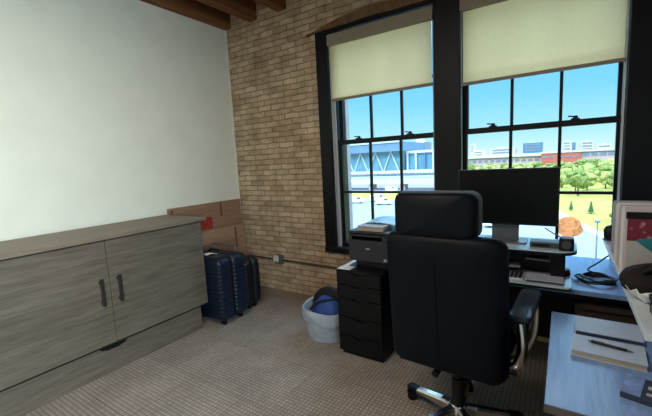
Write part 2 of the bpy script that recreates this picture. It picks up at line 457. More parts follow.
# ------------------------------------------------------------------ conduit and outlet on the brick wall
b = bm_new(); add_tube(b, [(-3.44, YW-.012, .385), (-2.9, YW-.012, .385)], .011, 8); add_tube(b, [(-2.8, YW-.012, .385), (-1.3, YW-.012, .375)], .011, 8)
tag(obj('conduit', b, M['conduit'], smooth=True, origin=(-2.85, YW-.012, .385)), 'thin dark conduit running low along the brick wall', 'conduit')
t = thing('outlet_box', 'white outlet box on the conduit low on the brick wall', 'outlet', (-2.85, YW, .39))
obj('box', box((-2.90, YW-.045, .34), (-2.80, YW, .45)), M['grey_metal'], t, .006)
obj('cover_plate', box((-2.905, YW-.052, .365), (-2.845, YW-.045, .445)), M['plugwhite'], t, .004)
b = bm_new(); add_box(b, (-2.895, YW-.088, .38), (-2.855, YW-.052, .43)); obj('plug', b, M['plugwhite'], t, .006)

# ------------------------------------------------------------------ cabinet
CY0, CY1, CS = .36, 2.125, 1.27
t = thing('cabinet', 'low weathered grey oak cabinet with two doors along the white wall', 'cabinet', (-3.2, CS, 0))
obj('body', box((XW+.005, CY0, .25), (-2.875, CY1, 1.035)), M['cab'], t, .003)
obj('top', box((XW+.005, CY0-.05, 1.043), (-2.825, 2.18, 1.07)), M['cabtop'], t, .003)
pl = obj('drawer', box((XW+.02, CY0+.04, 0.0), (-2.885, 2.07, .214)), M['cab'], t, .002)
b = bm_new()
o = [(CS-.115, .2135), (CS-.10, .202), (CS-.06, .19), (CS+.02, .188), (CS+.06, .2), (CS+.085, .2135)]
prism(b, o, 'x', -2.886, -2.868); obj('drawer_pull', b, M['black_plastic'], pl)
for k, (a, c) in enumerate(((CY0, CS-.002), (CS+.002, CY1))):
    d = obj('door', box((-2.872, a, .245), (-2.842, c, 1.033)), M['cab'], t, .002)
    y = CS-.066 if k == 0 else CS+.062
    b = bm_new(); add_box(b, (-2.822, y-.013, .55), (-2.81, y+.013, .758))
    add_box(b, (-2.843, y-.012, .565), (-2.82, y+.012, .585)); add_box(b, (-2.843, y-.012, .722), (-2.82, y+.012, .742))
    obj('handle', b, M['bronze'], d, .002)

# ------------------------------------------------------------------ flat cartons leaning in the corner
def carton(label, x0, x1, y0, y1, h, m, lean, flaps):
    t = thing('cardboard_box', label, 'cardboard box', ((x0+x1)/2, (y0+y1)/2, 0), group='flat cartons in the corner')
    b = bm_new()
    L = lambda z: lean*(1-z/h)
    loft(b, [[(x0+L(z), y0, z), (x1+L(z), y0, z), (x1+L(z), y1, z), (x0+L(z), y1, z)] for z in (0, h*.5, h)])
    body = obj('panel', b, m, t, .004)
    for (a, c, z0, z1) in flaps:
        bb = bm_new(); loft(bb, [[(x1+L(z)+.0015, a, z), (x1+L(z)+.006, a, z), (x1+L(z)+.006, c, z), (x1+L(z)+.0015, c, z)] for z in (z0, z1)])
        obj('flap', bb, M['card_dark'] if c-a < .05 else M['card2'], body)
    return t, L
ta, LA = carton('tallest flat cardboard box against the white wall beyond the cabinet', -3.474, -3.435, 2.195, 3.19, 1.125, M['card'], .022, [(2.21, 2.235, .8, 1.11), (2.86, 2.885, .95, 1.12)])
b = bm_new(); x = -3.435
loft(b, [[(x+LA(z)+.0015, 2.3, z), (x+LA(z)+.003, 2.3, z), (x+LA(z)+.003, 2.73, z), (x+LA(z)+.0015, 2.73, z)] for z in (.83, .97)]); obj('red_label', b, M['red'], ta)
carton('middle flat cardboard box leaning on the tallest one in the corner', -3.40, -3.37, 2.25, 3.165, .825, M['card2'], .03, [(3.0, 3.02, .55, .80)])
carton('shortest flat cardboard box, foremost of the corner stack behind the suitcases', -3.327, -3.30, 2.24, 2.93, .665, M['card'], .028, [])

# ------------------------------------------------------------------ suitcases
def suitcase(label, cx, cy, w, d, h, m, rot, with_tag, wheel=.04):
    t = thing('suitcase', label, 'suitcase', (cx, cy, 0), rot)
    for s in (-1, 1):
        rings = []; hd = d/2-.003; z0 = wheel; n = 46
        def ring(z, ins):
            o = rrect(w-2*ins, hd-ins, .05 if ins < .05 else .035, 7)
            # keep the seam side square-ish
            return [(x, s*(.003+hd/2-ins/2)+y*1.0, z) for x, y in o]
        for ins, dz in ((.085, 0), (.045, .006), (.02, .02), (.006, .042)): rings.append(ring(z0+dz, ins))
        ribs = 13; za, zb = z0+.06, h-.075
        for k in range(ribs):
            p = (zb-za)/ribs; z = za+k*p
            for f, ins in ((0, .0065), (.12, .0), (.78, .0), (.9, .0065)): rings.append(ring(z+f*p, ins))
        for ins, dz in ((.005, .055), (.018, .026), (.042, .008), (.08, 0)): rings.append(ring(h-dz, ins))
        obj('shell', loft(bm_new(), rings), m, t, smooth=True, local=True)
    b = bm_new(); o = rrect(w-.02, h-wheel-.03, .07, 7)
    prism(b, [(x, z+(h+wheel)/2) for x, z in o], 'y', -.0045, .0045); obj('zipper', b, M['black_cloth'], t, local=True)
    for sx in (-1, 1):
        for sy in (-1, 1):
            b = bm_new(); x, y = sx*(w/2-.07), sy*(d/2-.075)
            loft(b, [[(x+dx, y+p*.75, .0225+q*.75) for p, q in circ(.03, 16)] for dx in (-.018, .018)])
            add_box(b, (x-.014, y-.02, .03), (x+.014, y+.02, wheel+.03))
            obj('wheel', b, M['black_plastic'], t, local=True)
    b = bm_new(); pts = smooth_path([(-.09, 0, h-.01), (-.075, 0, h+.022), (0, 0, h+.03), (.075, 0, h+.022), (.09, 0, h-.01)], 5)
    add_tube(b, pts, .012, 8, .8); obj('carry_handle', b, M['black_plastic'], t, smooth=True, local=True)
    if with_tag:
        b = bm_new(); add_tube(b, [(-.17, .12, h-.03), (-.17, .12, h+.055), (.17, .12, h+.055), (.17, .12, h-.03)], .009, 8)
        obj('telescopic_handle', b, M['grey_metal'], t, local=True)
        b = bm_new()
        loft(b, [[(-.02+.02*k, -d/2+.05+.025*k, h+.004+.012*math.sin(k)), (.045+.02*k, -d/2+.045+.025*k, h+.004+.012*math.sin(k)), (.045+.02*k, -d/2+.045+.025*k, h+.007+.012*math.sin(k)), (-.02+.02*k, -d/2+.05+.025*k, h+.007+.012*math.sin(k))] for k in range(4)])
        obj('luggage_tag', b, M['white'], t, local=True)
    return t
suitcase('large navy ribbed hard shell suitcase with a white tag beside the cabinet', -2.925, 2.325, .50, .36, .685, M['navy'], 0, True)
suitcase('smaller dark navy suitcase standing behind the large ribbed one', -2.96, 2.655, .44, .23, .565, M['navy_dark'], 0, False)

# ------------------------------------------------------------------ plastic bin with blue bag
BX, BY = -1.725, 2.54
t = thing('waste_bin', 'frosted clear plastic bin beside the black drawer unit', 'bin', (BX, BY, 0))
b = bm_new(); prof = [(.18, 0), (.192, .004), (.198, .03), (.208, .12), (.217, .2), (.224, .262), (.218, .262), (.202, .12), (.188, .012), (.02, .01)]
add_lathe(b, prof, (BX, BY, 0), 36); obj('body', b, M['bin'], t, smooth=True)
b = bm_new(); rings = []
for z, r0, am in ((.275, .218, .004), (.282, .228, .006), (.262, .236, .007), (.215, .231, .009), (.17, .222, .006)):
    rings.append([(BX+(r0+am*math.sin(5*a+z*40))*math.cos(a), BY+(r0+am*math.sin(5*a+z*40))*math.sin(a), z+.012*math.sin(3*a+1)) for a in [2*PI*k/48 for k in range(48)]])
loft(b, rings, cap=False); obj('liner_rim', b, M['liner'], t, smooth=True)
t = thing('stuffed_bag', 'blue and black fabric bag stuffed into the clear plastic bin', 'bag', (BX+.02, BY-.0, .03))
b = bm_new(); rings = []
for k in range(15):
    a = PI*k/14; r = .16*math.sin(a)+.004; z = .21-.165*math.cos(a)
    rings.append([(BX+.02+r*(1+.06*math.sin(3*q+k*.5))*math.cos(q), BY+r*(.95+.05*math.sin(4*q+k))*math.sin(q), z+.012*math.sin(2*q+k)*math.sin(a)) for q in [2*PI*j/32 for j in range(32)]])
loft(b, rings); obj('bag_body', b, M['blue_cloth'], t, smooth=True)
b = bm_new(); ar = [(BX+.02+.172*math.cos(a)*1.0, BY+.03-.06*math.sin(a)*.3, .215+.175*math.sin(a)) for a in [PI*(.0+k/24) for k in range(25)]]
add_tube(b, ar, .034, 10, 1.5); obj('black_rim', b, M['black_cloth'], t, smooth=True)
b = bm_new(); add_tube(b, smooth_path([(BX-.11, BY-.115, .255), (BX-.04, BY-.135, .32), (BX+.03, BY-.12, .355), (BX+.11, BY-.06, .36)], 5), .009, 8); obj('strap', b, M['black_cloth'], t, smooth=True)

# ------------------------------------------------------------------ drawer unit and printer
PX0, PX1, PY0, PY1, PZ = -1.47, -1.092, 2.30, 2.88, .70
t = thing('drawer_unit', 'tall black five drawer unit under the printer', 'drawer unit', ((PX0+PX1)/2, (PY0+PY1)/2, 0))
b = bm_new(); add_box(b, (PX0, PY0+.02, .03), (PX1, PY1, PZ)); add_box(b, (PX0+.02, PY0+.03, 0), (PX1-.02, PY1-.02, .03)); obj('case', b, M['black'], t, .002)
zs = [.692, .585, .475, .325, .17, .035]
for k in range(5):
    z1, z0 = zs[k]-.003, zs[k+1]+.003; c = (PX0+PX1)/2; wn = .062
    o = [(PX0+.003, z0), (PX1-.003, z0), (PX1-.003, z1)]
    o += [(c+wn*math.cos(a), z1-.022*math.sin(a)) for a in [PI*j/10 for j in range(11)]]
    o += [(PX0+.003, z1)]
    d = obj('drawer', prism(bm_new(), o, 'y', PY0, PY0+.018), M['black'], t)
    obj('finger_pull', box((c-wn, PY0+.0175, z1-.02), (c+wn, PY0+.0195, z1+.002)), M['black_plastic'], d)

t = thing('printer', 'charcoal desktop printer standing on the black drawer unit', 'printer', (-1.24, 2.57, PZ))
x0, x1, y0, y1 = -1.412, -1.078, 2.415, 2.78
b = bm_new(); add_box(b, (x0+.05, y0+.02, PZ), (x1-.02, y1-.02, .75)); obj('base', b, M['black_plastic'], t, .004)
b = bm_new(); add_box(b, (x0, y0, .75), (x1, y1, .915)); add_box(b, (x0, y0+.012, .945), (x1, y1, .965))
add_box(b, (x0, y0+.004, .915), (x0+.03, y1, .945)); add_box(b, (x1-.05, y0+.004, .915), (x1, y1, .945)); add_box(b, (x0+.03, y0+.12, .915), (x1-.05, y1, .945))
obj('housing', b, M['printer'], t, .005)
obj('scanner_lid', box((x0-.004, y0+.0, .967), (x1+.004, y1, .986)), M['printer_lid'], t, .006)
obj('control_panel', box((x0+.03, y0-.008, .948), (x1-.05, y0+.012, .964)), M['printer_lid'], t, .003)
b = bm_new(); o = [(-1.245+.022*math.cos(a), .852+.006*math.sin(a)) for a in [2*PI*k/16 for k in range(16)]]
prism(b, o, 'y', y0-.001, y0+.002); obj('maker_mark', b, M['grey_print'], t)
b = bm_new(); add_box(b, (x1-.035, y0-.0015, .765), (x1-.012, y0+.002, .785)); obj('status_sticker', b, M['grey_print'], t)

t = thing('book', 'thick cream paged book lying on top of the printer', 'book', (-1.25, 2.53, .986))
obj('pages', box((-1.345, 2.45, .990), (-1.13, 2.62, 1.018)), M['cream'], t, .003)
b = bm_new(); add_box(b, (-1.35, 2.446, .986), (-1.127, 2.624, .990)); add_box(b, (-1.35, 2.446, 1.018), (-1.127, 2.624, 1.022)); obj('cover', b, M['grey_print'], t)
b = bm_new(); rings = []
for k in range(9):
    x = -1.33+.36*k/8; z = 1.024+.012*math.sin(k*.7) if k < 5 else 1.03-.006*(k-4)
    rings.append([(x, 2.56, z), (x, 2.80, z+.012), (x, 2.80, z+.016), (x, 2.56, z+.004)])
tag(obj('plastic_sheet', loft(bm_new(), rings), M['blue_paper'], origin=(-1.15, 2.68, 1.024)), 'pale blue plastic sheet lying over the book on the printer', 'plastic sheet')
b = bm_new(); add_box(b, (PX0+.005, 2.31, PZ), (-1.352, 2.40, PZ+.003)); add_box(b, (PX0+.012, 2.40, PZ), (PX0+.055, 2.80, PZ+.003))
tag(obj('paper_sheet', b, M['white'], origin=(-1.4, 2.4, PZ)), 'white paper sheet on top of the black drawer unit, under the printer edge', 'paper')

# ------------------------------------------------------------------ main desk along the window
DX0, DX1, DY0, DY1, DZ = -1.05, .95, 2.40, 3.19, .74
t = thing('window_desk', 'long pale grey desk standing along the windows', 'desk', (-.1, 2.8, 0))
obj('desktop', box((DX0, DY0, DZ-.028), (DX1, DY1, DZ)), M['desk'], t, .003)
for x in (DX0+.03, DX1-.09):
    for y in (DY0+.05, DY1-.11):
        obj('leg', box((x, y, 0), (x+.05, y+.05, DZ-.028)), M['black'], t, .003)
obj('modesty_panel', box((DX0+.08, DY1-.09, .1), (DX1-.09, DY1-.07, DZ-.028)), M['black'], t)
obj('rail', box((DX0+.08, DY0+.06, DZ-.07), (DX1-.09, DY0+.09, DZ-.028)), M['black'], t)
t = thing('low_cabinet', 'low dark brown drawer cabinet tucked under the window desk', 'cabinet', (.33, 2.68, 0))
obj('case', box((.07, 2.46, 0), (.62, 2.95, .655)), M['black'], t, .004)
for z0, z1 in ((.5, .645), (.26, .495), (.02, .255)):
    d = obj('drawer', box((.075, 2.442, z0), (.615, 2.46, z1)), M['brown'], t, .002)
    obj('drawer_lip', box((.10, 2.425, z1-.022), (.59, 2.442, z1-.006)), M['brown'], d, .002)

# sit-stand converter
RX0, RX1, RY0, RY1, RZ = -.78, .075, 2.385, 2.74, .955
t = thing('desk_riser', 'sit stand desk converter with pale upper shelf on the window desk', 'desk riser', (-.35, 2.6, DZ))
o = [(x+(RX0+RX1)/2, y+(RY0+RY1)/2) for x, y in rrect(RX1-RX0, RY1-RY0, .10, 8)]
up = obj('upper_shelf', prism(bm_new(), o, 'z', RZ-.006, RZ), M['riser'], t)
obj('shelf_edge', prism(bm_new(), o, 'z', RZ-.022, RZ-.0062), M['black_plastic'], up)
o = [(x+(RX0+.052)/2, y+2.505) for x, y in rrect(.052-RX0, .35, .03, 5)]
tr = obj('keyboard_tray', prism(bm_new(), o, 'z', DZ+.018, DZ+.028), M['riser'], t)
obj('tray_edge', prism(bm_new(), o, 'z', DZ+.006, DZ+.0178), M['black_plastic'], tr)
obj('foot_plate', box((RX0+.06, 2.42, DZ), (.0, 2.66, DZ+.006)), M['black_plastic'], t)
obj('lift_housing', box((-.68, 2.60, DZ+.028), (-.06, 2.70, RZ-.022)), M['black_plastic'], t, .004)
for x in (-.70, -.055):
    b = bm_new(); prism(b, [(2.48, DZ+.028), (2.60, DZ+.028), (2.66, RZ-.022), (2.42, RZ-.022)], 'x', x, x+.075)
    obj('scissor_arm', b, M['black_plastic'], t, .003)

# keyboard, notebook, papers on tray
TZ = DZ+.028
t = thing('keyboard', 'dark keyboard with pale plate lying on the converter tray', 'keyboard', (-.36, 2.43, TZ))
obj('plate', box((-.55, 2.365, TZ), (-.19, 2.49, TZ+.012)), M['keygap'], t, .003)
b = bm_new()
for r in range(5):
    for c in range(15):
        add_box(b, (-.545+c*.0236, 2.37+r*.0236, TZ+.012), (-.545+c*.0236+.0165, 2.37+r*.0236+.018, TZ+.02))
k = obj('keys', b, M['key'], t); k['kind'] = 'stuff'
t = thing('notebook', 'grey lilac notebook lying on the tray right of the keyboard', 'notebook', (-.08, 2.43, TZ))
obj('cover', box((-.175, 2.355, TZ+.012), (.015, 2.50, TZ+.016)), M['lilac'], t, .002)
obj('pages', box((-.172, 2.358, TZ+.001), (.012, 2.497, TZ+.012)), M['boxdark'], t)
for k, (lab, x0, y0, rz, z) in enumerate((('upper grey paper strip under the converter shelf', -.165, 2.535, -.12, TZ+.095), ('lower grey paper strip under the converter shelf', -.345, 2.495, .1, TZ+.045))):
    tp = thing('document_holder', lab, 'document tray', (x0, y0, TZ), rz)
    obj('sheet', box((-.02, -.02, z-TZ), (.13, .085, z-TZ+.006)), M['grey_print'], tp, local=True)
    obj('stand', box((.0, .06, 0), (.11, .08, z-TZ)), M['black_plastic'], tp, local=True)
t = thing('mouse', 'small black mouse on the tray end under the converter shelf', 'mouse', (.02, 2.60, TZ))
b = bm_new(); loft(b, [[(.02+s*x, 2.60+s*y, TZ+z) for x, y in rrect(.058, .1, .028, 6)] for s, z in ((.94, 0), (1, .008), (.95, .02), (.75, .03), (.4, .035))]); obj('shell', b, M['black_plastic'], t, smooth=True)
obj('scroll_wheel', box((.017, 2.562, TZ+.029), (.023, 2.58, TZ+.035)), M['grey_metal'], t, .001)

# monitor
t = thing('monitor', 'wide black computer monitor standing on the converter shelf', 'monitor', (-.31, 2.58, RZ))
obj('housing', box((-.60, 2.545, 1.072), (-.024, 2.58, 1.432)), M['black_plastic'], t, .005)
obj('screen', box((-.592, 2.5435, 1.086), (-.032, 2.546, 1.424)), M['screen'], t)
obj('neck', box((-.395, 2.582, RZ), (-.235, 2.60, 1.2)), M['grey_metal'], t, .004)
o = [(x-.315, y+2.60) for x, y in rrect(.26, .18, .03, 5)]
obj('foot', prism(bm_new(), o, 'z', RZ, RZ+.01), M['grey_metal'], t)

t = thing('docking_station', 'flat grey green docking box on the converter shelf under the monitor', 'docking station', (-.09, 2.5, RZ))
obj('box', box((-.165, 2.46, RZ), (.005, 2.56, RZ+.034)), M['device'], t, .006)
obj('port_strip', box((-.15, 2.458, RZ+.01), (-.06, 2.461, RZ+.024)), M['black_plastic'], t)
t = thing('desk_speaker', 'small black cube speaker on the right end of the converter shelf', 'speaker', (.022, 2.45, RZ))
b = bm_new(); loft(b, [[(.022+s*x, 2.455+s*y, RZ+z) for x, y in rrect(.074, .07, .018, 6)] for s, z in ((.96, 0), (1, .006), (1, .06), (.9, .072), (.6, .076))]); obj('body', b, M['black_plastic'], t, smooth=True)
b = bm_new(); loft(b, [[(.022+x, d, RZ+.036+z) for x, z in circ(.024, 20)] for d in (2.4185, 2.423)]); obj('grille', b, M['device'], t)
b = bm_new(); add_tube(b, smooth_path([(.0, 2.49, RZ+.062), (-.05, 2.52, RZ+.085), (-.09, 2.54, RZ+.108)], 5), .0035, 6)
tag(obj('cable', b, M['device'], origin=(.0, 2.49, RZ+.07)), 'thin grey cable rising from the cube speaker to the monitor', 'cable')

# coiled black cable on the desk
b = bm_new(); pts = []
for k in range(150):
    a = 2*PI*k/36; r = 1+.16*math.sin(k*.23)
    pts.append((.175+.085*r*math.cos(a)+.01*math.sin(k*.11), 2.60+.075*r*math.sin(a)+.012*math.sin(k*.17), DZ+.008+.022*k/150+.004*math.sin(k*.5)))
pts += smooth_path([pts[-1], (.14, 2.7, DZ+.04), (.20, 2.86, DZ+.05), (.29, 3.08, DZ+.06), (.36, 3.15, DZ+.01)], 5)[1:]
add_tube(b, pts, .0055, 6); tag(obj('coiled_cable', b, M['black_plastic'], smooth=True, origin=(.155, 2.6, DZ)), 'coiled black cable lying on the window desk', 'cable')
b = bm_new(); pts = smooth_path([(.055, 2.72, DZ+.006), (.04, 2.62, DZ+.012), (.085, 2.55, DZ+.006), (.09, 2.66, DZ+.01), (.13, 2.70, DZ+.012)], 6)
add_tube(b, pts, .0035, 6); tag(obj('thin_cable', b, M['boxblue'], smooth=True, origin=(.08, 2.62, DZ)), 'thin blue cable looped between the converter and the coiled cable', 'cable')

# ------------------------------------------------------------------ side desk with hutch shelf at the right
SX0, SX1, SY0, SY1 = -.033, .95, 1.235, 2.02
t = thing('side_desk', 'pale blue grey wood grained side desk at the right', 'desk', (.45, 1.62, 0))
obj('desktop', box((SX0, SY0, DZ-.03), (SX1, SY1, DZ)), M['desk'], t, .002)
obj('edge_band', box((SX0-.001, SY0-.003, DZ-.029), (SX1, SY0-.0005, DZ-.002)), M['desk_edge'], t)
for x in (SX0+.12, SX1-.06):
    obj('side_panel', box((x, SY0+.06, 0), (x+.025, SY1-.04, DZ-.03)), M['black'], t)
obj('back_panel', box((SX0+.145, SY1-.06, .05), (SX1-.06, SY1-.045, DZ-.03)), M['black'], t)

HX0, HX1, HY0, HY1, HZ = .197, .52, 1.25, 2.55, 1.02
t = thing('hutch_shelf', 'pale hutch shelf raised above the side desk at the right', 'shelf', (.36, 1.9, DZ))
obj('shelf_board', box((HX0, HY0, HZ-.022), (HX1, HY1, HZ)), M['shelf'], t, .002)
obj('side_panel', box((.34, HY0+.05, DZ), (HX1, HY0+.07, HZ-.022)), M['black'], t)
obj('side_panel', box((.34, HY1-.05, DZ), (HX1, HY1-.03, HZ-.022)), M['black'], t)
obj('back_panel', box((HX1, HY0, 1.0), (HX1+.015, HY1, 1.30)), M['black'], t)

def notebook(label, pts_center, w, d, h, rot, cov, pages):
    t = thing('notebook', label, 'notebook', (*pts_center, DZ), rot)
    obj('pages', box((-w/2+.003, -d/2+.003, .003), (w/2-.003, d/2-.003, h-.003)), pages, t, local=True)
    b = bm_new(); add_box(b, (-w/2, -d/2, 0), (w/2, d/2, .003)); add_box(b, (-w/2, -d/2, h-.003), (w/2, d/2, h)); add_box(b, (-w/2, d/2-.003, .003), (w/2, d/2, h-.003))
    obj('cover', b, cov, t, local=True)
    return t
notebook('pale closed notebook with dark page edges, farther one on the side desk', (.172, 1.875), .225, .165, .022, math.radians(-1), M['cover'], M['boxdark'])
nb = notebook('thick pale notebook with cream page edges under a pen on side desk', (.158, 1.668), .225, .15, .024, math.radians(-4), M['cover'], M['cream'])
t = thing('pen', 'black pen lying across the thick notebook on the side desk', 'pen', (.168, 1.678, DZ+.024), math.radians(-12))
b = bm_new()
def xt(bm, prof, n=12):
    return loft(bm, [[(x, r*math.cos(2*PI*k/n), .0062+r*math.sin(2*PI*k/n)) for k in range(n)] for x, r in prof])
obj('barrel', xt(b, [(-.062, .004), (-.06, .0058), (.045, .0058), (.05, .0045)]), M['black_plastic'], t, local=True)
obj('tip', xt(bm_new(), [(.05, .0042), (.068, .0012)]), M['grey_metal'], t, local=True)
obj('clip', box((-.06, -.0015, .012), (-.02, .0015, .014)), M['grey_metal'], t, local=True)
obj('button', xt(bm_new(), [(-.072, .0026), (-.062, .0028)]), M['grey_metal'], t, local=True)
t = thing('card_box', 'flat blue and white printed box on the near right of side desk', 'box', (.29, 1.42, DZ), math.radians(-14))
obj('lid', box((-.11, -.065, .0), (.11, .065, .02)), M['boxdark'], t, .002, local=True)
obj('label', box((-.109, -.064, .0202), (-.062, .064, .021)), M['boxblue'], t, local=True)
obj('stripe', box((-.05, .0, .0202), (.105, .02, .021)), M['grey_print'], t, local=True)
obj('stripe', box((-.05, -.04, .0202), (.105, -.026, .021)), M['grey_print'], t, local=True)

# things standing on the hutch shelf
y = 1.80
t = thing('framed_print', 'white bordered print with maroon flowers and teal shape on hutch shelf', 'print', (.33, y, HZ))
obj('board', box((.203, y, HZ), (.49, y+.014, 1.30)), M['pinkboard'], t, .002)
obj('black_band', box((.207, y-.0015, 1.252), (.485, y, 1.279)), M['black'], t)
obj('floral_panel', box((.212, y-.0015, 1.165), (.485, y, 1.252)), M['floral'], t)
b = bm_new(); prism(b, [(.238, 1.168), (.30, 1.185), (.45, 1.17), (.45, 1.06), (.30, 1.115)], 'y', y-.0025, y-.0015); obj('teal_shape', b, M['teal'], t)
obj('grey_panel', box((.212, y-.0012, 1.03), (.485, y, 1.165)), M['grey_print'], t)
for k, (yy, zt, m, lab) in enumerate(((1.86, 1.292, 'white', 'white upright folder directly behind the maroon flowered print'), (1.95, 1.287, 'pinkboard', 'pinkish upright folder, second behind the flowered print'),
                                      (2.05, 1.283, 'white', 'white upright folder, third behind the flowered print'), (2.18, 1.278, 'grey_print', 'grey upright folder, farthest behind the flowered print'))):
    t = thing('folder', lab, 'folder', (.34, yy, HZ), group='upright folders on the hutch shelf')
    b = bm_new(); add_box(b, (.203, yy, HZ), (.48, yy+.008, zt)); add_box(b, (.203, yy+.03, HZ), (.48, yy+.036, zt-.012)); obj('cover', b, M[m], t)
    obj('sheets', box((.208, yy+.008, HZ), (.475, yy+.03, zt-.02)), M['cream'], t)
t = thing('pouch', 'dark brown soft pouch lying before the print on hutch shelf', 'pouch', (.306, 1.66, HZ))
b = bm_new(); rings = []
for k in range(9):
    f = k/8; z = HZ+.095*f; s = [.9, 1, 1.02, 1, .96, .88, .74, .5, .15][k]
    rings.append([(.306+s*(x+.006*math.sin(9*i*.3)), 1.665+s*q, z+(.012*math.sin(x*30) if k > 4 else 0)) for i, (x, q) in enumerate(rrect(.235, .15, .05, 7))])
obj('body', loft(b, rings), M['pouch'], t, smooth=True)
b = bm_new(); add_tube(b, smooth_path([(.245, 1.62, HZ+.07), (.28, 1.59, HZ+.105), (.35, 1.60, HZ+.11), (.41, 1.63, HZ+.08)], 5), .012, 8, .6); obj('strap', b, M['black_cloth'], t, smooth=True)
for k, (x, yy, rz, lab) in enumerate(((.27, 1.515, .5, 'crumpled white paper lying before the pouch on hutch shelf'), (.42, 1.50, -.2, 'nearest crumpled white paper on the hutch shelf edge'))):
    b = bm_new(); g = 7; rng = random.Random(11+k)
    P = [[Vector((-.06+.12*i/(g-1)+rng.uniform(-.006, .006), -.06+.12*j/(g-1), .014+.045*((i/(g-1)-.4)**2)*3+rng.uniform(0, .03)+(.03 if i > 4 else 0))) for j in range(g)] for i in range(g)]
    V = [[[bm_v for bm_v in (b.verts.new(p), b.verts.new(p+Vector((0, 0, -.0025))))] for p in row] for row in P]
    for i in range(g-1):
        for j in range(g-1):
            for s in (0, 1): b.faces.new([V[i][j][s], V[i+1][j][s], V[i+1][j+1][s], V[i][j+1][s]])
    for i in range(g-1):
        b.faces.new([V[i][0][0], V[i+1][0][0], V[i+1][0][1], V[i][0][1]]); b.faces.new([V[i][g-1][0], V[i+1][g-1][0], V[i+1][g-1][1], V[i][g-1][1]])
        b.faces.new([V[0][i][0], V[0][i+1][0], V[0][i+1][1], V[0][i][1]]); b.faces.new([V[g-1][i][0], V[g-1][i+1][0], V[g-1][i+1][1], V[g-1][i][1]])
    mn = min(v.co.z for v in b.verts)
    bmesh.ops.translate(b, verts=b.verts[:], vec=(0, 0, -mn))
    o = obj('crumpled_paper', b, M['white']); o.location = (x, yy, HZ+.0005); o.rotation_euler = (0, 0, rz)
    tag(o, lab, 'paper', 'crumpled papers on the hutch shelf')
t = thing('small_box', 'low dark brown box on the near end of the hutch shelf', 'box', (.35, 1.35, HZ))
obj('body', box((.232, 1.27, HZ), (.47, 1.43, HZ+.04)), M['brown'], t, .003)
obj('lid', box((.229, 1.267, HZ+.04), (.473, 1.433, HZ+.058)), M['black'], t, .003)
b = bm_new(); add_lathe(b, [(.02, 0), (.026, .003), (.03, .03), (.029, .06), (.02, .078), (.006, .084)], (.222, 2.50, HZ), 20)
t = thing('ornament', 'small dark rounded ornament at the far end of hutch shelf', 'ornament', (.222, 2.50, HZ)); obj('body', b, M['black_plastic'], t, smooth=True)
b = bm_new(); add_lathe(b, [(.032, 0), (.034, .004), (.03, .006)], (.222, 2.50, HZ-.0), 20); obj('foot', b, M['device'], t, smooth=True)

# ------------------------------------------------------------------ office chair
t = thing('office_chair', 'high backed black leather office chair with headrest and polished arms', 'chair', (-.472, 1.97, 0), math.radians(-3))
def lobj(n, b, m, p=t, **k): return obj(n, b, M[m], p, local=True, **k)
# base
b = bm_new(); add_lathe(b, [(.05, .055), (.06, .06), (.055, .105), (.04, .125)], (0, 0, 0), 24); hub = lobj('hub', b, 'chrome', smooth=True)
for k in range(5):
    a = math.radians(168+72*k); R3 = Matrix.Rotation(a, 3, 'Z')
    b = bm_new(); rings = []
    for r, w, z0, z1 in ((.035, .058, .06, .118), (.1, .054, .066, .116), (.2, .046, .07, .104), (.27, .042, .07, .094)):
        rings.append([R3 @ Vector(p) for p in ((r, -w/2, z0), (r, w/2, z0), (r, w/2, z1-.012), (r, w*.3, z1), (r, -w*.3, z1), (r, -w/2, z1-.012))])
    loft(b, rings); sp = lobj('base_spoke', b, 'chrome')
    b = bm_new(); rings = []
    for r, w, z0, z1 in ((.268, .046, .068, .098), (.325, .046, .066, .094), (.342, .034, .068, .088)):
        rings.append([R3 @ Vector(p) for p in ((r, -w/2, z0), (r, w/2, z0), (r, w/2, z1), (r, -w/2, z1))])
    loft(b, rings); obj('spoke_cap', b, M['black_plastic'], sp, .004, local=True)
    c = R3 @ Vector((.315, 0, 0)); b = bm_new(); ax = Matrix.Rotation(a+.7, 3, 'Z')
    for s in (-1, 1):
        loft(b, [[c + ax @ Vector((p, d, .03+q)) for p, q in circ(.03, 18)] for d in (s*.008, s*.026)])
    loft(b, [[c + ax @ Vector((.0+p, q, z)) for p, q in circ(.009, 10)] for z in (.03, .07)])
    obj('caster', b, M['black_plastic'], sp, local=True, smooth=True)
b = bm_new(); add_lathe(b, [(.034, .11), (.034, .28), (.026, .282), (.026, .42)], (0, 0, 0), 20); lobj('gas_column', b, 'black_plastic', smooth=True)
b = bm_new(); add_box(b, (-.1, -.12, .385), (.1, .14, .43)); mech = lobj('tilt_mechanism', b, 'black_plastic', bevel=.008)
b = bm_new(); add_tube(b, [(.09, 0, .41), (.25, -.02, .41), (.30, -.03, .405)], [.007, .007, .013], 8); obj('height_lever', b, M['black_plastic'], mech, local=True)
b = bm_new(); add_tube(b, [(-.05, -.1, .40), (-.06, -.2, .385)], [.01, .02], 10); obj('tension_knob', b, M['black_plastic'], mech, local=True)
# seat
b = bm_new()
loft(b, [[(x*s, y*s+.02, z) for x, y in rrect(.53, .54, .1, 8)] for s, z in ((.05, .43), (.8, .43), (.95, .44), (1, .475), (.99, .51), (.94, .535), (.8, .548), (.4, .552), (.05, .552))])
lobj('seat', b, 'leather', smooth=True)
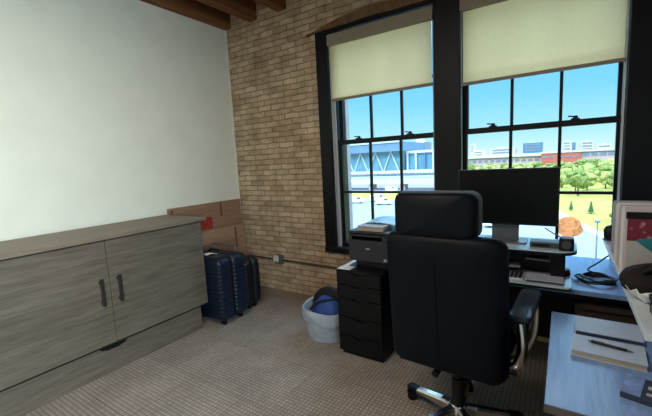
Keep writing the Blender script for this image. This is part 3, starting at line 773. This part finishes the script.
# backrest
def bend(x, z):
    return .09*(x/.3)**2*.6 - .06*(z-.45)/.7 + .02*math.sin((z-.45)/.7*PI)
b = bm_new(); puff(b, .585, .725, .12, .065, .80, bend, 0, -.24)
back = lobj('backrest', b, 'leather', smooth=True)
b = bm_new(); pts = [(-.012, -.302+bend(-.012, z)+(.0 if z < 1.05 else .01), z) for z in [.5+.58*k/14 for k in range(15)]]
add_tube(b, pts, .0018, 6); obj('seam', b, M['leather'], back, local=True)
for s in (-1, 1):
    b = bm_new(); pts = [(s*.262, -.29+bend(s*.262, z)+.004, z) for z in [.52+.5*k/12 for k in range(13)]]
    add_tube(b, pts, .003, 6); obj('side_stitching', b, M['leather'], back, local=True)
# headrest
def hb(x, z): return .055*((x+.03)/.2)**2
b = bm_new(); puff(b, .405, .222, .085, .045, 1.25, hb, -.035, -.30); hr = lobj('headrest', b, 'leather', smooth=True)
b = bm_new(); puff(b, .412, .228, .06, .047, 1.253, hb, -.033, -.262); obj('headrest_cushion', b, M['leather_edge'], hr, local=True, smooth=True)
for x in (-.12, .05):
    b = bm_new(); add_tube(b, [(x, -.285, 1.06), (x, -.285, 1.2)], .01, 8); obj('headrest_post', b, M['black_plastic'], hr, local=True)
# arms
for s in (-1, 1):
    path = smooth_path([(s*.315, .33, .70), (s*.335, .335, .63), (s*.335, .25, .51), (s*.30, .12, .45), (s*.26, .02, .43), (s*.30, -.04, .46), (s*.33, -.075, .58), (s*.315, -.06, .70)], 6)
    b = bm_new(); add_tube(b, path, .017, 10, 1.5); arm = lobj('armrest', b, 'chrome', smooth=True)
    b = bm_new(); loft(b, [[(s*.315+x*k, .155+y*k, z+.046) for x, y in rrect(.104, .46, .05, 8)] for k, z in ((.75, .652), (.95, .658), (1, .675), (.97, .69), (.85, .698), (.4, .701), (.02, .701))])
    obj('arm_pad', b, M['pad'], arm, local=True, smooth=True)

# ------------------------------------------------------------------ outside
G = -12.0
O = dict(
    lawn=mat('mown_grass', (150, 146, 72), .95, 0, .1, .25, .25), pave=mat('pale_concrete', (128, 131, 134), .9, 0, .1, .08, .3),
    road=mat('grey_asphalt', (112, 118, 130), .9, 0, .1, .06, .3), white=mat('white_concrete', (194, 192, 190), .85, 0, .2, .05, .5),
    leaf=mat('tree_leaves', (112, 124, 66), .9, 0, .1, .6, 3.0), leaf2=mat('light_tree_leaves', (150, 152, 86), .9, 0, .1, .5, 3.0),
    leaf3=mat('conifer_leaves', (62, 92, 58), .9, 0, .1, .3, 2.), bark=mat('bark', (110, 92, 72), .9, 0, .1, .2, 4),
    mulch=mat('orange_mulch', (146, 88, 48), .95, 0, .1, .3, 1.1), redb=mat('red_brick_facade', (176, 96, 82), .9, 0, .1, .1, .6),
    pale=mat('pale_facade', (186, 174, 170), .9, 0, .1, .05, .4), wing=mat('pinkish_facade', (178, 154, 150), .9, 0, .1, .05, .4),
    win=mat('dim_window_band', (112, 120, 140), .3, 0, .5, .15, .5), blueroof=mat('blue_grey_metal_roof', (92, 124, 150), .6, 0, .3, .12, .2),
    tealglass=mat('teal_curtain_glass', (84, 130, 146), .25, 0, .5, .2, .25), steel=mat('white_steel', (176, 190, 198), .5, 0, .4, .05, 1),
    dark=mat('dark_blue_steel', (74, 110, 140), .5, 0, .4, .1, 1), tower=mat('peach_tower', (226, 200, 182), .9, 0, .1, .05, .3),
    lamp=mat('grey_lamp_steel', (120, 126, 132), .5, .3, .4, .05, 2), tyre=mat('car_tyre', (40, 40, 42), .8), carwhite=mat('white_car_paint', (220, 222, 226), .35, 0, .5, .03, 1),
    carglass=mat('car_glass', (70, 82, 94), .2, 0, .5, .05, 1), bush=mat('dark_bush_leaves', (88, 112, 60), .9, 0, .1, .3, 2),
)
def flat(name, poly, z, m, label):
    b = bm_new(); prism(b, poly, 'z', z-.2, z); return struct(name, b, m, label)
flat('ground_lawn', [(-500, 8), (500, 8), (500, 900), (-500, 900)], G-.05, O['lawn'], 'green lawn and fields far below the windows')
flat('ground_pavement', [(-130, 10), (60, 10), (14, 44), (8.2, 60), (6.4, 67), (2.2, 80), (-.9, 94), (-16, 112), (-130, 116)], G, O['pave'], 'pale paved yard below the windows')
flat('path_outside', [(5.0, 67.5), (6.9, 67), (2.4, 81), (-.5, 95), (-2.3, 94.4), (.6, 80)], G+.12, O['white'], 'white kerb path between yard and lawn')
flat('road_outside', [(-140, 150), (-30, 128), (-30, 142), (-60, 205), (-200, 205)], G+.1, O['road'], 'grey road below the white viaduct')

# orange mulch mound
b = bm_new(); rng = random.Random(4); rings = []
for k in range(7):
    s = [1, .9, .76, .6, .42, .22, .04][k]; z = 1.25*(1-s**1.5)+(rng.uniform(0, .35) if 0 < k < 6 else 0)
    rings.append([(1.0+s*2.0*math.cos(a)*(1+rng.uniform(-.07, .07)), 76.0+s*9.5*math.sin(a)*(1+rng.uniform(-.07, .07)), G+z) for a in [2*PI*j/28 for j in range(28)]])
tag(obj('mulch_mound', loft(b, rings), O['mulch'], smooth=True, origin=(1.0, 76, G)), 'orange brown mound of loose mulch on the paved yard outside', 'mound')

# street lamp
t = thing('street_lamp', 'tall grey street lamp standing in the yard outside the right window', 'street lamp', (3.05, 46.5, G))
b = bm_new(); add_lathe(b, [(.22, 0), (.22, .3), (.1, .35), (.06, 5.9)], (3.05, 46.5, G), 12); obj('pole', b, O['lamp'], t, smooth=True)
obj('lamp_head', box((2.8, 46.25, G+5.85), (3.3, 46.75, G+6.1)), O['lamp'], t, .05)

# trees
def crown_bm(seed, n, hgt, wid):
    rng = random.Random(seed); b = bm_new()
    for k in range(n):
        f = rng.random(); a = rng.uniform(0, 2*PI); r = wid*.5*math.sqrt(rng.random())*(1-.5*f)
        tmp = bmesh.ops.create_icosphere(b, subdivisions=2, radius=wid*rng.uniform(.12, .21))
        ph = [rng.uniform(0, 6) for _ in range(3)]
        for v in tmp['verts']:
            d = 1+.16*math.sin(v.co.x*5/wid*2+ph[0])*math.sin(v.co.y*5/wid*2+ph[1])+.14*math.sin(v.co.z*9/wid*2+ph[2])+rng.uniform(-.2, .2)
            v.co = v.co*d + Vector((r*math.cos(a), r*math.sin(a), hgt*(.35+.55*f)))
    return b
def tree(label, seed, h, w, m, cat='tree', group=None):
    t = thing('broadleaf_tree', label, cat, (0, 0, G), group=group)
    obj('crown', crown_bm(seed, 30, h, w), m, t, local=True)
    b = bm_new(); add_lathe(b, [(.28, 0), (.2, h*.3), (.1, h*.55)], (0, 0, 0), 8); obj('trunk', b, O['bark'], t, local=True)
    return t
LT = ('mid green broadleaf tree in the belt before the long brick building', 'pale yellow green broadleaf tree in the belt before the long brick building')
protos = [tree(LT[0], 3, 7.0, 6.0, O['leaf'], group='trees before the long building'), tree(LT[1], 8, 6.2, 6.4, O['leaf2'], group='pale trees before the long building')]
rng = random.Random(21); first = [True, True]
spots = []
def place(n, ya, yb, fa, fb):
    c = 0
    for _ in range(4000):
        y = rng.uniform(ya, yb); x = rng.uniform(fa, fb)*y
        if all((x-p)**2+(y-q)**2 > 7.6**2 for p, q in spots): spots.append((x, y)); c += 1
        if c >= n: return
place(60, 128, 285, -.03, .125); place(46, 225, 292, -.25, -.035)
for k, (x, y) in enumerate(spots):
    p = 0 if rng.random() < .45 else 1
    s = rng.uniform(.82, 1.05)
    if first[p]: o = protos[p]; o.location = (x, y, G); first[p] = False; o.rotation_euler = (0, 0, rng.uniform(0, 6)); o.scale = (s, s, s)
    else: dup(protos[p], (x, y, G), rng.uniform(0, 6), scale=(s, s, s*rng.uniform(.8, 1.15)))
for (x, y, s, lab) in ((1.5, 97, .55, 'small dark conifer on the lawn nearer the orange mound'), (4.9, 93, .68, 'small dark conifer on the lawn beside the street lamp top')):
    t = thing('conifer', lab, 'tree', (x, y, G)); b = bm_new(); rng2 = random.Random(int(x*10))
    for k in range(5):
        r = s*(1.0-.18*k); add_lathe(b, [(r*.9, s*(.4+.62*k)), (r, s*(.45+.62*k)), (.1, s*(1.35+.62*k))], (0, 0, 0), 10)
    obj('foliage', b, O['leaf3'], t, local=True); b = bm_new(); add_lathe(b, [(.12, 0), (.1, .6)], (0, 0, 0), 8); obj('trunk', b, O['bark'], t, local=True)
for (x, y, s, lab) in ((6.2, 71.5, 1.0, 'small dark bush at the lawn edge behind the street lamp'), (7.6, 84, 1.3, 'small dark bush on the lawn right of the conifers')):
    t = thing('bush', lab, 'bush', (x, y, G)); obj('foliage', crown_bm(int(y), 6, s, s*1.6), O['bush'], t, local=True)
    b = bm_new(); add_lathe(b, [(.08, 0), (.06, .5)], (0, 0, 0), 8); obj('stem', b, O['bark'], t, local=True)

# long brick building behind the trees
t = thing('long_building', 'long low brick building with red middle section beyond the trees', 'building', (-15, 300, G))
def face(parent, name, m, a, c): return obj(name, box(a, c), m, parent)
wp = face(t, 'pale_wing', O['wing'], (-75, 305, G), (-14, 330, -1.6)); face(t, 'roof_band', O['white'], (-76, 303.5, -1.6), (-13, 331, .3))
for k in range(14): face(wp, 'window', O['win'], (-74+k*4.3, 304.8, -5.2), (-71.3+k*4.3, 305, -3.4))
for k in range(10): face(wp, 'window', O['win'], (-60+k*4.3, 304.8, -9.6), (-57+k*4.3, 305, -7.6))
rs = face(t, 'red_section', O['redb'], (-14, 300, G), (9, 330, -.2)); face(t, 'red_roof_band', O['white'], (-14.3, 299.5, -.2), (9.3, 330.5, .9))
for k in range(5): face(rs, 'window', O['win'], (-13+k*4.4, 299.8, -3.6), (-10.4+k*4.4, 300, -2.2))
rw = face(t, 'right_wing', O['wing'], (9, 302, G), (60, 330, -.2)); face(t, 'right_roof_band', O['pale'], (9, 301, -.2), (61, 331, 1.3))
for k in range(9): face(rw, 'window', O['win'], (10+k*4.6, 301.8, -3.4), (13.8+k*4.6, 302, -.9))
# skyline
sky_spec = [('pale flat block on the skyline left of the dark box roof', -62, -40, 390, 6.5, 'pale'), ('narrow pale spire tower at the left end of the skyline', -82, -79, 400, 12, 'white'), ('pale stepped block at the left end of the skyline', -78.5, -69, 395, 5.5, 'tower'),
            ('dark blue box building on the skyline above the long building', -34, -18, 400, 10, 'dark'), ('white twin block on the skyline right of the blue box', -1.5, 4.5, 400, 9.5, 'white'), ('slim blue slab on the skyline beside the white twin block', 5.5, 8, 402, 8, 'dark'),
            ('pale rooftop block on the skyline above the right wing', 12, 21, 400, 8.5, 'pale'), ('low pale block at the right end of the skyline', 24, 34, 405, 5, 'white')]
for lab, x0, x1, y, zt, m in sky_spec:
    t = thing('skyline_building', lab, 'building', ((x0+x1)/2, y, G)); w = face(t, 'tower', O[m], (x0, y, G), (x1, y+15, zt))
    face(t, 'roof_box', O['steel'], (x0+.3*(x1-x0), y+2, zt), (x0+.6*(x1-x0), y+8, zt+1.2))
    for k in range(3): face(w, 'window_band', O['win'], (x0+.1*(x1-x0), y-.2, zt-2.4-2.6*k), (x1-.1*(x1-x0), y, zt-1.2-2.6*k))

# hall with blue roof beyond the left window
t = thing('glass_hall', 'large glass fronted hall with blue metal roof beyond the left window', 'building', (-95, 160, G))
face(t, 'glass_front', O['tealglass'], (-130, 160, -4), (-62.5, 190, 5)); face(t, 'roof', O['blueroof'], (-131, 157, 5), (-62.1, 191, 9.2)); face(t, 'roof_edge', O['steel'], (-131.5, 156.5, 8.9), (-62.1, 157, 9.6))
face(t, 'podium', O['white'], (-131, 157, G), (-62.6, 190, -4))
face(t, 'podium_shade', O['win'], (-131, 156.6, -6.0), (-62.6, 157, -5.2))  # dark line along the podium front
for k in range(8):
    x = -128+k*8.0
    b = bm_new(); add_tube(b, [(x, 159.6, -4), (x+3.7, 159.6, 5)], .32, 6); add_tube(b, [(x+7.4, 159.6, -4), (x+3.7, 159.6, 5)], .32, 6); obj('truss', b, O['steel'], t)
t2 = thing('lower_hall', 'lower flat roofed hall with columns attached right of the glass hall', 'building', (-53, 165, G))
face(t2, 'plinth', O['white'], (-61.9, 157, G), (-43, 186, -4)); face(t2, 'plinth_shade', O['win'], (-61.9, 156.6, -6), (-43, 157, -5.2)); face(t2, 'body', O['tealglass'], (-61.9, 163, -3.98), (-45.2, 185, 3.6)); face(t2, 'roof', O['pale'], (-61.8, 162, 3.6), (-43, 186, 4.8))  # plinth carries the same dark line along its front
for k in range(5): face(t2, 'column', O['dark' if k == 2 else 'steel'], (-61.5+k*4, 161.8, -4), (-60.7+k*4, 162.6, 3.6))
t = thing('viaduct', 'long white viaduct crossing in front of the glass hall', 'bridge', (-80, 148, G))
face(t, 'deck', O['white'], (-140, 146, -9.3), (-25, 152, -6.6)); face(t, 'rail', O['steel'], (-140, 145.8, -6.6), (-25, 146.1, -5.9))
for k in range(8): face(t, 'pier', O['pale'], (-134+k*15, 147, G), (-132+k*15, 151, -9.3))
t = thing('peach_tower', 'peach coloured tower block rising behind the lower hall', 'building', (-103, 300, G))
w = face(t, 'body', O['tower'], (-107.5, 300, G), (-98.5, 312, 14.5)); face(t, 'cap', O['white'], (-106, 302, 14.5), (-100.5, 310, 17)); face(t, 'side_strip', O['win'], (-97.8, 300, G), (-96, 312, 14))
# parked vans and signs in the yard
def van_at(label, x, y, rz):
    t = thing('parked_van', label, 'van', (x, y, G), rz)
    b = bm_new(); prism(b, [(-2.4, .4), (2.4, .4), (2.4, 1.1), (1.7, 1.35), (1.1, 2.1), (-2.4, 2.1)], 'y', -.95, .95); obj('body', b, O['carwhite'], t, .06, local=True)
    b = bm_new(); prism(b, [(1.15, 1.4), (1.6, 1.36), (1.08, 1.98), (.3, 1.98), (.3, 1.4)], 'y', -.97, .97); obj('side_window', b, O['carglass'], t, local=True)
    for sx in (-1.5, 1.5):
        for sy in (-.8, .8):
            b = bm_new(); loft(b, [[(sx+p, sy+d, .36+q) for p, q in circ(.36, 14)] for d in (-.12, .12)]); obj('wheel', b, O['tyre'], t, local=True)
    return t
vans = van_at('white van parked nearest the hall, leftmost in the yard', -62, 104, .3)
for lab, x, y, r in (('white van parked second from the left in the yard', -55.5, 101, .4), ('white van parked third from the left in the yard', -51, 107, 1.2), ('white van parked fourth from the left in the yard', -45, 99, .2), ('white van parked on the road below the viaduct', -60, 140, .1), ('white van parked in the yard beneath the monitor', -10, 72, .2)):
    dup(vans, (x, y, G), r, lab)

# ------------------------------------------------------------------ light
w = bpy.data.worlds.new('sky'); S.world = w; w.use_nodes = True
N = w.node_tree.nodes; L = w.node_tree.links; N.clear()
out = N.new('ShaderNodeOutputWorld'); bg = N.new('ShaderNodeBackground'); tc = N.new('ShaderNodeTexCoord'); sx = N.new('ShaderNodeSeparateXYZ')
L.new(tc.outputs['Generated'], sx.inputs[0])
rp = N.new('ShaderNodeValToRGB'); cr = rp.color_ramp
cr.elements[0].position = 0; cr.elements[0].color = (.58, .86, .95, 1)
cr.elements[1].position = 1; cr.elements[1].color = (.42, .62, .84, 1)
e = cr.elements.new(.05); e.color = (.38, .76, .95, 1)
e = cr.elements.new(.14); e.color = (.2, .63, 1.0, 1)
e = cr.elements.new(.26); e.color = (.15, .55, .98, 1)
e = cr.elements.new(.5); e.color = (.38, .62, .86, 1)
L.new(sx.outputs['Z'], rp.inputs['Fac'])
mr = N.new('ShaderNodeMapRange'); mr.interpolation_type = 'SMOOTHSTEP'
mr.inputs['From Min'].default_value = .24; mr.inputs['From Max'].default_value = .6; mr.inputs['To Min'].default_value = 1; mr.inputs['To Max'].default_value = 7.5
L.new(sx.outputs['Z'], mr.inputs['Value'])
L.new(rp.outputs['Color'], bg.inputs['Color']); L.new(mr.outputs[0], bg.inputs['Strength']); L.new(bg.outputs[0], out.inputs[0])

def light(name, typ, loc, rot, energy, color, **k):
    l = bpy.data.lights.new(name, typ); l.energy = energy; l.color = color
    for a, v in k.items(): setattr(l, a, v)
    o = bpy.data.objects.new(name, l); COL.objects.link(o); o.location = loc; o.rotation_euler = rot
    return o
sd = Vector((.35, .8, -.85)).normalized()
light('sun', 'SUN', (0, -20, 40), sd.to_track_quat('-Z', 'Y').to_euler(), 2.1, (1, .95, .86), angle=.01)
light('ceiling_lamp', 'AREA', (-1.2, .2, 3.12), (0, 0, 0), 40, (1, .87, .73), shape='RECTANGLE', size=1.2, size_y=1.2)  # unseen warm fill added overhead to lift the room, no fixture
light('window_daylight', 'AREA', (XR+.10, (RW[0]+RW[1])/2, (RW[2]+RW[3])/2), Vector((-5.2, .75, -.75)).to_track_quat('-Z', 'Y').to_euler(), 74, (.74, .94, 1), shape='RECTANGLE', size=1.9, size_y=1.5, spread=math.radians(86))  # fill light added in the made-up side opening to brighten the room
# portals in the window openings guide the sampling of the sky
for x0, x1 in ((-2.0, -.957), (-.745, .338)):
    p = light('window_portal', 'AREA', ((x0+x1)/2, YO-.06, 1.7), (-PI/2, 0, 0), 1, (1, 1, 1), shape='RECTANGLE', size=x1-x0, size_y=2.25)
    p.data.cycles.is_portal = True

# ------------------------------------------------------------------ camera
cd = bpy.data.cameras.new('camera'); cam = bpy.data.objects.new('camera', cd); COL.objects.link(cam)
cd.sensor_width = 36; cd.sensor_fit = 'HORIZONTAL'; cd.lens = 359.459/652*36; cd.clip_start = .05; cd.clip_end = 2000
X = Vector((545, 18, -359.459)).normalized()          # image directions of the room axes (right, down, forward)
Y = Vector((239, -58, 359.459)); Y = (Y - X*X.dot(Y)).normalized()
Z = X.cross(Y)
if Z.y > 0: Z = -Z
rot = Matrix(((X.x, -X.y, -X.z), (Y.x, -Y.y, -Y.z), (Z.x, -Z.y, -Z.z)))
cam.matrix_world = Matrix.Translation((0, 0, 1.53)) @ rot.to_4x4()
S.camera = cam
S.view_settings.view_transform = 'Standard'; S.view_settings.look = 'None'; S.view_settings.gamma = 1
S.view_settings.use_curve_mapping = False
S.view_settings.exposure = 0.27
S.cycles.max_bounces = 12; S.cycles.diffuse_bounces = 6; S.cycles.transparent_max_bounces = 16
